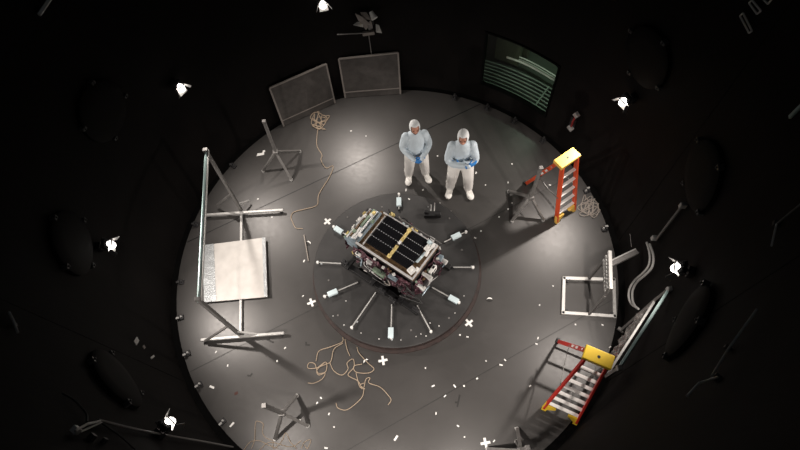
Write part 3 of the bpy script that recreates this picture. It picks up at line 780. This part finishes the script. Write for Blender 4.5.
for j in range(nz+1):
    for i in range(nx+1):
        f = i/nx; p = a15.lerp(b15, f*.84+.10); z = 1.5-j/nz*.55
        o = .03*math.sin(i*1.7+j*.25)+rnd.uniform(-.015,.02)+.02
        g.append(mb.bm.verts.new((p.x+nrm.x*o+d.x*rnd.uniform(-.01,.01), p.y+nrm.y*o, z)))
for j in range(nz):
    for i in range(nx): k = j*(nx+1)+i; mb.bm.faces.new((g[k],g[k+1],g[k+nx+2],g[k+nx+1]))
mb.build('plastic_sheet', K['plastic'], t)
world_parts(t)

# ------------------------------------------------------------------ tripods
def tripod(feet, top, hz, H, label, hubpx=None):
    fs = [G(*f) if not isinstance(f, V) else f for f in feet]; c = sum(fs, V())/3
    tp = G(top[0], top[1], H) if top else V((c.x,c.y,H))
    hub = V((c.x,c.y,hz)) if hubpx is None else G(*hubpx, hz)
    if not top: tp = V((hub.x,hub.y,H))
    t = empty('tripod_stand', (c.x,c.y,0), 0, label, 'tripod', 'grey tripod stands')
    for f in fs:
        d = (hub-f).normalized(); o = MB(); o.beam(f+V((0,0,.03)), hub, .045, .045); o = o.build('leg', K['grey'], t, bevel=.003)
        mb = MB(); mb.cyl(f, f+V((0,0,.035)), .03, 12); mb.build('foot_pad', K['alu'], o)
    mb = MB(); mb.beam(hub+V((0,0,-.08)), tp, .05, .05, (0,1,0)); mb.build('post', K['grey'], t, bevel=.004)
    mb = MB(); mb.box(hub, (.09,.09,.07)); mb.build('hub', K['grey'], t, bevel=.006)
    mb = MB(); mb.box(tp, (.06,.06,.04)); mb.build('top_plate', K['grey'], t, bevel=.004)
    world_parts(t); return t
tripod([(300,152),(263.5,171.5),(291.5,180)], (264,121.5), .55, 1.40, 'grey tripod on the upper left floor, in front of the left screen', (275.5,152))
tripod([(508.5,192),(512,221.5),(543,220.5)], (541,168), .50, 1.35, 'grey tripod beside the upper red ladder on its left', (531,197))
tripod([(297,396),(275.5,439),(308,426)], (264,405.5), .55, 1.40, 'dark tripod casting a long shadow on the lower left floor', (282,413))
fx = [G(517,429), G(487.5,449)]; h4 = G(521,451,.5); p3 = V((h4.x*3-fx[0].x-fx[1].x, h4.y*3-fx[0].y-fx[1].y, 0)); p3 *= min(1, 3.5/p3.length); fx.append(p3)
tripod(fx, None, .5, 1.1, 'grey tripod cut off by the bottom edge of the picture', (521,451))

# ------------------------------------------------------------------ screens leaning on the wall
def scr(bl, br, tl, tr, z, label):
    bl, br = G(*bl), G(*br); tl, tr = G(tl[0],tl[1],z), G(tr[0],tr[1],z)
    for p in (tl, tr):
        r = math.hypot(p.x, p.y)
        if r > RW-.03: p.x *= (RW-.03)/r; p.y *= (RW-.03)/r
    t = empty('mesh_screen', (bl+br)/2, 0, label, 'screen', 'dark screens leaning on the wall')
    up = V((0,0,.012)); bl += up; br += up
    nn = ((br-bl).cross(tl-bl)).normalized()*.008
    mb = MB(); mb._mesh([bl+nn,br+nn,tr+nn,tl+nn,bl-nn,br-nn,tr-nn,tl-nn], [(0,1,2,3),(7,6,5,4),(0,4,5,1),(1,5,6,2),(2,6,7,3),(3,7,4,0)]); mb.build('cloth', K['screen'], t)
    for p, q in ((bl,tl),(br,tr),(tl,tr)):
        mb = MB(); mb.beam(p, q, .032, .032, nn); mb.build('frame_bar', K['screenframe'], t, bevel=.003)
    f = .15; mb = MB(); mb.beam(bl.lerp(tl,f), br.lerp(tr,f), .022, .026, nn); mb.build('lower_bar', K['screenframe'], t)
    world_parts(t)
scr((284,126.5), (335,103.5), (269.5,88), (326,64), .99, 'dark framed screen leaning on the wall above the tan cord coil, the left of two')
scr((345.5,98), (400.5,94), (338.5,58), (398,52.5), .99, 'dark framed screen leaning on the wall below the foil flagged light, the right of two')

# light stand with foil flags
p0 = V((.17,3.80,0)); t = empty('light_stand', p0, 0, 'pole mounted light with crumpled foil flags at the top, behind the right screen', 'light stand')
hd = W(368.5,33.5,3.885); p0.x, p0.y = hd.x, hd.y; t.location = p0
mb = MB(); mb.cyl((hd.x,hd.y,.02), hd, .010, 10); mb.build('pole', K['grey'], t)
mb = MB(); mb.lathe([(.001,0),(.035,0),(.035,.02),(.001,.03)], p0, 20); mb.build('base', K['dark'], t)
lf = W(337,34.5,3.82); mb = MB(); mb.tube([lf, hd+V((-.05,0,.02))], .010, 8); mb.build('cross_bar', K['grey'], t)
mb = MB(); mb.box(hd+V((-.0,0,.01)), (.22,.06,.07)); mb.build('clamp_block', K['screenframe'], t, bevel=.008)
def flag(pts, m, name):
    mb = MB(); P = [W(u,v,3.80-o) for u, v, o in pts]; c = sum(P, V())/len(P)+V((0,-.03,0))
    b = mb.bm.verts.new(c); vs = [mb.bm.verts.new(p) for p in P]
    for i in range(len(vs)): mb.bm.faces.new((b, vs[i], vs[(i+1)%len(vs)]))
    o = mb.build(name, m, t); s = o.modifiers.new('t','SOLIDIFY'); s.thickness = .006
flag([(366,30,.02),(358,20,.08),(355,13,.04),(363,17,.1),(370,24,.05)], K['screenframe'], 'foil_flag')
flag([(363,27,.03),(353,25,.08),(357,22,.02),(368,22,.06)], K['alu'], 'foil_flag')
flag([(364,19,.03),(360,12,.05),(366,12,.0),(372,20,.06)], K['screenframe'], 'foil_flag')
flag([(376,32,.03),(376,24,.0),(379,25,.06),(382,33,.02)], K['alu'], 'foil_flag')
flag([(369,30,.0),(366,24,.05),(371,20,.02),(373,28,.06)], K['grey'], 'foil_flag')
q = W(373,15,3.74); mb = MB(); mb.cyl(q+V((-.03,.05,.03)), q+V((.02,-.05,-.04)), .035, 14, .06); mb.build('lamp_head', K['white'], t, smooth=True)
mb = MB(); mb.tube([hd+V((.03,0,.03)), W(373,24,3.76), q], .012, 8); mb.build('lamp_arm', K['dark'], t)
world_parts(t)

# ------------------------------------------------------------------ cords on the floor
def cord(name, px, r, m, label, cat='cord', z=None, loops=None, strands=None, group=None):
    mb = MB(); rad = r
    for path in ([px] if px else [])+(strands or []):
        mb.tube(spline([G(p[0], p[1], rad+(.008*((i*5)%3)/2)) for i, p in enumerate(path)], 5), rad, 6)
    if loops:
        u, v, ru, rv, n, seed = loops; rnd = random.Random(seed); pts = []
        for k in range(n*8):
            a = 2*PI*k/8*(1+.13*rnd.uniform(-1,1)); f = rnd.uniform(.45,1.0)
            pts.append(G(u+ru*f*math.cos(a)+.25*ru*math.sin(k*.31), v+rv*f*math.sin(a)+.2*rv*math.cos(k*.23), rad+.02*rnd.random()))
        mb.tube(spline(pts, 4), rad, 6)
    o = mb.build(name, m); tag(o, label, cat, group); c = sum((v.co for v in o.data.vertices), V())/len(o.data.vertices); c.z = 0
    o.data.transform(M.Translation(-c)); o.location = c; return o
cord('cord', [(318,128),(317,136),(317,146),(322,155),(321,160),(326,168),(333,166),(330,176),(319,194),(317,205),(305,209),(294,212),(291,217),(293,223),(296,228),(303,228.5)], .0075, K['tan'],
  'tan cord running down the floor from a loose coil below the left screen', loops=(319.5,120,11,8.5,4,4))
cord('cord', [(304,235),(305.5,243),(307,252),(308.5,261)], .011, K['pale'], 'short straight pale cord left of the turntable')
sc5 = lambda L: [(300+x/5, 325+y/5) for x, y in L]
cord('cord', None, .0065, K['tan'], 'tangled tan cord spilling from the lower left rim of the turntable', strands=[
  sc5([(215,60),(210,85),(150,110),(95,130),(80,180)]), sc5([(215,90),(170,120),(155,180),(130,195),(80,215),(40,215),(45,190),(75,195),(90,240),(125,240),(110,270),(70,290),(40,290)]),
  sc5([(225,70),(235,120),(250,155)]), sc5([(85,215),(130,185),(130,230),(95,250),(85,225),(120,190)]),
  sc5([(150,190),(170,230),(210,250),(240,220),(235,190),(265,170),(270,210),(240,250),(290,280),(310,320)]),
  sc5([(285,110),(295,140),(340,190),(370,220),(340,240),(280,235),(270,205),(310,195)]), sc5([(320,310),(330,270),(350,265),(345,290),(400,310),(440,350),(455,375),(440,400)]),
  sc5([(320,320),(310,360),(270,400),(230,425),(190,415),(180,390)]), sc5([(280,240),(290,280),(300,310),(325,320),(300,300),(320,290)])])
sc6 = lambda L: [(250+x/6.43, 380+y/6.43) for x, y in L]
cord('cord', None, .005, K['tan'], 'thin tan cord in loose loops below the dark tripod at the lower left', strands=[
  sc6([(10,440),(30,380),(35,275),(60,268),(85,285),(80,335),(100,370),(150,390)]), sc6([(-40,450),(0,400),(60,390),(120,420),(180,440)]), sc6([(150,390),(150,440),(200,400),(230,340),(260,400),(300,440)]),
  sc6([(330,440),(350,400),(390,385),(370,440),(350,420)]), sc6([(60,450),(130,400),(260,430),(330,390)])])
cord('cord', None, .007, K['pale'], 'loose coil of pale cord on the floor right of the upper red ladder', loops=(590,207.5,12,11,5,11))

# hoses and pipe on the right wall
def walltube(name, pts, r, m, label, cat):
    mb = MB(); mb.tube(spline(pts, 6), r, 8); o = mb.build(name, m); tag(o, label, cat)
    c = V(pts[0]); o.data.transform(M.Translation(-c)); o.location = c; return o
def RG(u, v, z, R=3.86):
    p = G(u, v, z); r = math.hypot(p.x, p.y)
    if r > R: p = W(u, v, R)
    return p
t = empty('wall_pipe', W(683,205,3.88), 0, 'straight grey pipe with end fittings running up the right wall above the hoses', 'pipe')
mb = MB(); mb.tube([W(683,205,3.88), W(656,240,3.88)], .018, 10); mb.build('pipe', K['grey'], t)
for q in ((683,205.5),(654.5,238)):
    p = W(*q,3.87); mb = MB(); mb.box(p, (.08,.05,.09), math.atan2(p.y,p.x)); mb.build('end_fitting', K['alu'], t, bevel=.006)
world_parts(t)
hp = [(648,243,1.25),(651,255,1.25),(650,266,1.15),(644,274,.95),(636,281,.75),(631,289,.6),(630,298,.55),(633,305,.6),(637.5,308,.7)]
for k, (o, lab) in enumerate(((-1.2,'pale ribbed hose looping down the right wall, the left of a pair'),(1.6,'pale ribbed hose looping down the right wall, the right of a pair'))):
    pts = [RG(u+o+(.8*math.sin(i*1.3) if k else 0), v+(o*.6), z, 3.84) for i, (u, v, z) in enumerate(hp)]
    mb = MB(); P = spline(pts, 14); mb.tube(P, [.019 if i % 2 else .0145 for i in range(len(P))], 8); ob = mb.build('hose', K['greycord']); tag(ob, lab, 'hose', 'hoses on the right wall')
    c = V(pts[0]); ob.data.transform(M.Translation(-c)); ob.location = c
walltube('thin_wire', [W(630,234,3.90), W(631.5,247,3.86)], .005, K['grey'], 'thin short wire hanging on the wall above the end of the trolley arm', 'wire')

# fittings on the wall
def fit(name, label, cat, parts, at, group=None):
    t = empty(name, at, 0, label, cat, group)
    for nm, m, fn in parts:
        mb = MB(); fn(mb); mb.build(nm, K[m], t, bevel=.003)
    world_parts(t); return t
wr = lambda u, v, d=.03: W(u, v, RW-d)
def wbox(u, v, sx, sy, sz, d=.03, tilt=0):
    p = wr(u,v,d); a = math.atan2(p.y,p.x); R = M.Rotation(a,3,'Z') @ M.Rotation(tilt,3,'X')
    return lambda mb: mb.box(p, (sx,sy,sz), R)
fit('wall_sensor', 'pair of pale boxes joined by an arm on the wall above the upper red ladder', 'sensor', [
  ('box','alu',wbox(576.5,115,.06,.09,.09,.06,.4)), ('box','alu',wbox(570.5,128,.06,.11,.08,.05,.3)), ('arm','redbit',lambda mb: mb.tube([wr(576,116,.04), wr(573,121,.07), wr(571,127,.04)], .02, 8)), ('plate','dark',wbox(573,122,.02,.12,.2,.012))], wr(573,122,.0))
fit('wall_tag', 'pale tag and narrow strip taped to the left wall above the lower left floor edge', 'tag', [
  ('tag','alu',wbox(136.5,341,.012,.07,.17,.010,-.7)), ('tag','screenframe',wbox(144,347,.012,.05,.08,.008,-.6)), ('strip','alu',wbox(152.5,357,.012,.03,.16,.008,-.5))], wr(143,347,.0))
fit('wall_rod', 'grey tube sloping on the wall at the top left corner', 'tube', [('tube','bright',lambda mb: mb.tube([wr(39,15,.04), wr(52,-4,.04)], .022, 8)), ('clip','dark',wbox(41,12,.05,.05,.04,.02))], wr(45,6,.0))
fit('wall_rod', 'small grey rod on the left wall near the left edge', 'rod', [('rod','alu',lambda mb: mb.tube([wr(9,312,.03), wr(14,322,.04), wr(18,333,.03)], .012, 6)), ('clip','grey',wbox(15,325,.03,.04,.03,.02))], wr(14,322,.0))
def rect(u0,v0,u1,v1,u2,v2,u3,v3):
    def f(mb):
        P = [wr(u0,v0), wr(u1,v1), wr(u2,v2), wr(u3,v3)]
        for i in range(4): mb.tube([P[i], P[(i+1)%4]], .010, 6)
    return f
fit('wall_bracket', 'small pale wire loop on the upper right wall, lowest of three', 'bracket', [('loop','bright',rect(740,16,743,13,752,31,749,33))], wr(746,23,.0), 'wire loops on the upper right wall')
fit('wall_bracket', 'small pale wire loop on the upper right wall, middle of three', 'bracket', [('loop','bright',rect(749,3,752,0,761,11,757,14))], wr(755,7,.0), 'wire loops on the upper right wall')
fit('wall_bracket', 'small pale wire loop at the top right edge, uppermost of three', 'bracket', [('loop','bright',rect(760,-4,764,-8,772,-1,768,4))], wr(766,-2,.0), 'wire loops on the upper right wall')
fit('wall_panel', 'pale green tinted plate at the right edge of the picture', 'plate', [('plate','glassedge',wbox(800,107,.02,.035,.30,.02,.05))], wr(800,107,.0))
fit('wall_rod', 'bent pale rod with a dark arm at the right edge, halfway up', 'rod', [('rod','bright',lambda mb: mb.tube([wr(771.5,246,.10), wr(776.5,224,.06)], .008, 6)), ('arm','grey',lambda mb: mb.tube([wr(776.5,224,.06), wr(802,203,.04)], .008, 6)), ('clip','dark',wbox(777,224,.06,.05,.04,.02))], wr(777,225,.0))
fit('wall_rod', 'long thin dark rod with a bent pale end on the lower right wall', 'rod', [('rod','alu',lambda mb: mb.tube([wr(757,309,.05), wr(729,348,.06), wr(712,376,.10)], .009, 6)), ('hook','bright',lambda mb: mb.tube([wr(718,377,.06), wr(699,383,.09), wr(687,396,.11)], .008, 6)), ('clip','clip',wbox(728,348,.05,.03,.04,.03)), ('clip','clip',wbox(717,378,.05,.05,.04,.02))], wr(729,350,.0))
fit('wall_clip', 'small dark double clip on the lower right wall beside the rod', 'clip', [('clip','clip',wbox(675,354,.05,.03,.06,.03)), ('clip','clip',wbox(668,359,.05,.03,.06,.03))], wr(671,357,.0))
t = fit('cable_bracket', 'angled wall bracket holding a long cable at the lower left', 'bracket', [('bracket','alu',lambda mb: mb.tube([wr(75,431,.06), wr(87,424,.10), wr(100,421,.06)], .012, 6)), ('bracket','alu',lambda mb: mb.tube([wr(80,432,.04), wr(102,422,.05)], .010, 6)), ('knob','bright',wbox(76,430,.05,.06,.05,.05)), ('clip','clip',wbox(92,437,.05,.05,.05,.03)), ('clip','clip',wbox(104,441,.05,.03,.05,.03))], wr(85,428,.0))
walltube('wall_cable', [wr(98,420,.06), wr(130,428,.05), wr(170,436,.05), wr(205,442,.05), wr(243,449,.05)], .014, K['grey'], 'long grey cable sweeping along the lower left wall from the bracket', 'cable')
walltube('wall_cable', [wr(62,393,.04), wr(74,400,.05), wr(86,413,.05), wr(87,422,.05)], .010, K['dark'], 'thin dark cable rising up the wall above the lower left bracket', 'cable')
walltube('wall_cable', [wr(100,422,.03), wr(120,436,.03), wr(138,452,.03)], .008, K['dark'], 'thin dark cable dropping from the lower left bracket to the bottom edge', 'cable')

# clips at the foot of the wall
clips = [(181,318,'clip','left of the pale panel'),(178,283,'dark','halfway down the left side'),(187.5,354,'clip','below the left frame stand'),(198,386,'clip','left of the bottom left scraps'),(220,425,'clip','beside the end of the wall cable'),
 (456,95.5,'dark','left of the window'),(489,106,'dark','under the left end of the window'),(518,118,'dark','under the right end of the window'),(546,139,'dark','behind the upper red ladder'),(591,190,'clip','above the coil of pale cord'),(608,229,'clip','below the coil of pale cord'),(231,165,'dark','left of the upper left tripod'),(196,225,'dark','behind the left frame stand')]
for u, v, m, wh in clips:
    p = G(u,v,.0); r = math.hypot(p.x,p.y); a = math.atan2(p.y,p.x); p = V((3.74*math.cos(a), 3.74*math.sin(a), 0))
    t = empty('floor_clip', p, a, 'small dark clip at the wall foot, '+wh, 'clip', 'clips around the foot of the wall')
    mb = MB(); mb.box((0,0,.02), (.10,.08,.04)); mb.box((.03,0,.05), (.03,.06,.06)); mb.build('base', K['dark'], t, bevel=.004)
    mb = MB(); mb.cyl((-.02,.0,.04), (-.02,.0,.075), .016, 10); mb.box((.03,.02,.085),(.05,.03,.02)); mb.build('bolt', K['alu' if m == 'clip' else 'clip'], t)

# ------------------------------------------------------------------ marks and scraps on the floor
def flat(name, poly, m, p, rz, label, cat, group=None, h=.003):
    mb = MB(); mb.prism(poly, 0, h); o = mb.build(name, m); o.location = p; o.rotation_euler = (0,0,rz); return tag(o, label, cat, group)
def onfloor(u, v):
    p = G(u,v,0)
    if (p-TC).length < TR+.02: p = G(u,v,TZ); p.z = TZ
    return p
cross = [(-.012,-.07),(.012,-.07),(.012,-.012),(.07,-.012),(.07,.012),(.012,.012),(.012,.07),(-.012,.07),(-.012,.012),(-.07,.012),(-.07,-.012),(-.012,-.012)]
cross = [(x*1.05+(.006 if x>0 else -.006)*(abs(x)<.02), y*1.05+(.006 if y>0 else -.006)*(abs(y)<.02)) for x, y in cross]
for u, v, a, wh in ((311.5,302.5,.25,'left of the turntable'),(383,360.5,.05,'below the turntable'),(469,323,.5,'right of the turntable'),(485.5,443,.05,'beside the cut off tripod'),(327.5,221.5,.6,'between tan cord and spacecraft')):
    flat('tape_cross', cross, K['scrap'], onfloor(u,v), a, 'white tape cross on the floor '+wh, 'tape mark', 'white tape crosses')
for u, v, wh in ((308.5,243,'beside the short pale cord at the left'),(489.5,299.5,'right of the turntable'),(366,361.5,'in the tan cord tangle below the turntable')):
    p = onfloor(u,v); t = empty('floor_target', p, random.uniform(-1,1), 'small black and white target on the floor '+wh, 'target', 'black and white floor targets')
    mb = MB(); mb.prism([(.055*math.cos(2*PI*k/16), .045*math.sin(2*PI*k/16)) for k in range(16)], 0, .004); mb.build('disc', K['scrapd'], t)
    mb = MB(); mb.prism([(-.05,.0),(-.02,.035),(.03,.03),(.05,.0),(.02,.012),(-.025,.01)], .0041, .008); mb.build('white_mark', K['scrap'], t)
flat('paper_scrap', [(-.09,-.03),(.06,-.035),(.065,.03),(.09,.035),(.085,.075),(.045,.07),(.03,.02),(-.07,.03)], K['scrap'], onfloor(261,154), .1, 'white torn paper with a raised corner on the upper left floor beside the tripod', 'scrap')
for u, v, L, a, wh in ((270,341,.13,-.5,"on the floor right of the left frame's lower bar"),(458.5,401,.18,1.2,'on the lower middle of the floor'),(251,375,.06,.9,'on the left floor below the frame stand'),(307.5,345,.07,-.2,'on the floor left of the tan cord tangle')):
    flat('black_tape', [(-L/2,-.012),(L/2,-.014),(L/2+.01,.012),(-.01,.014),(-.02,.05),(-.045,.05),(-.04,.012),(-L/2,.012)], K['scrapd'], onfloor(u,v), a, 'black tape strip '+wh, 'scrap')
flat('brown_scrap', [(-.03,-.02),(.03,-.02),(.035,.02),(-.02,.025)], K['brown'], onfloor(236,393.5), .4, 'small brown scrap on the lower left floor', 'scrap')
scraps = dict(
 top=('small white scrap on the floor near the two people', [(351,131),(366,136),(437.5,156),(406,190),(423,190),(476,173),(485.5,185),(409,199)]),
 right=('small white scrap on the floor between the people and the upper red ladder', [(508,182.5),(512,164),(512,203),(508,209),(499,217),(481,231),(550,185),(475,238)]),
 mid=('small white scrap on the floor between the turntable and the right trolley', [(553,286),(539.5,305),(460,335),(467.5,337)]),
 lad=('small white scrap on the floor around the lower red ladder', [(538,338),(536.5,344),(575.5,324.5),(602.5,325),(610,347),(530,386),(580,443)]),
 low=('small white scrap on the floor below the turntable', [(505,360),(501,365),(486,361),(477,378.5),(464,386),(454.6,386),(445,396),(433,386),(425.5,368),(436,413.5),(458,426),(464.5,437),(396,438),(494,441),(515.5,428),(527,448)]),
 left=('small white scrap on the lower left floor', [(227.7,365.5),(212,387),(232,424.5),(321,398),(317,403),(285,348),(277,361),(326,448),(329,414),(216,352),(334,427),(300,420)]),
 ul=('small white scrap on the upper left floor', [(272,217),(258,199),(304,261),(215,300),(303,296)]),
 tt=('small white dot on the turntable top', [(333,316),(344,325),(361,333),(379,339),(401,340),(416,336.5),(421,334),(426,336),(430,323),(439,326),(455,313),(464,296),(451,211),(464,225),(440,203),(346,301),(355,235),(428,207)]))
rnd = random.Random(21); proto = None
for k, (lab, L) in scraps.items():
    for i, (u, v) in enumerate(L):
        w, h = (rnd.uniform(.012,.019),)*2 if k == 'tt' else rnd.choice([(.052,.023),(.036,.020),(.028,.024),(.022,.020),(.04,.018)])
        if (u,v) in ((212,387),(232,424.5),(396,438),(435,413)): w, h = .085,.032
        pts = [(-w/2,-h/2),(w/2,-h/2*rnd.uniform(.7,1.1)),(w/2*rnd.uniform(.8,1.1),h/2),(-w/2*rnd.uniform(.8,1.1),h/2*rnd.uniform(.7,1))]
        a = {(212,387):-.5,(232,424.5):.75,(396,438):.8}.get((u,v), rnd.uniform(0,3))
        flat('white_scrap', pts, K['scrap'], onfloor(u,v), a, lab, 'scrap', {'tt':'white dots on the turntable'}.get(k, lab.replace('small white scrap','white scraps')))

# ------------------------------------------------------------------ world and view
w = bpy.data.worlds.new('world'); sc.world = w; w.use_nodes = True
w.node_tree.nodes['Background'].inputs[0].default_value = (.9,.95,1,1); w.node_tree.nodes['Background'].inputs[1].default_value = .05
sc.view_settings.view_transform = 'Standard'; sc.view_settings.look = 'None'; sc.view_settings.gamma = 1; sc.view_settings.use_curve_mapping = False
sc.view_settings.exposure = 0.0
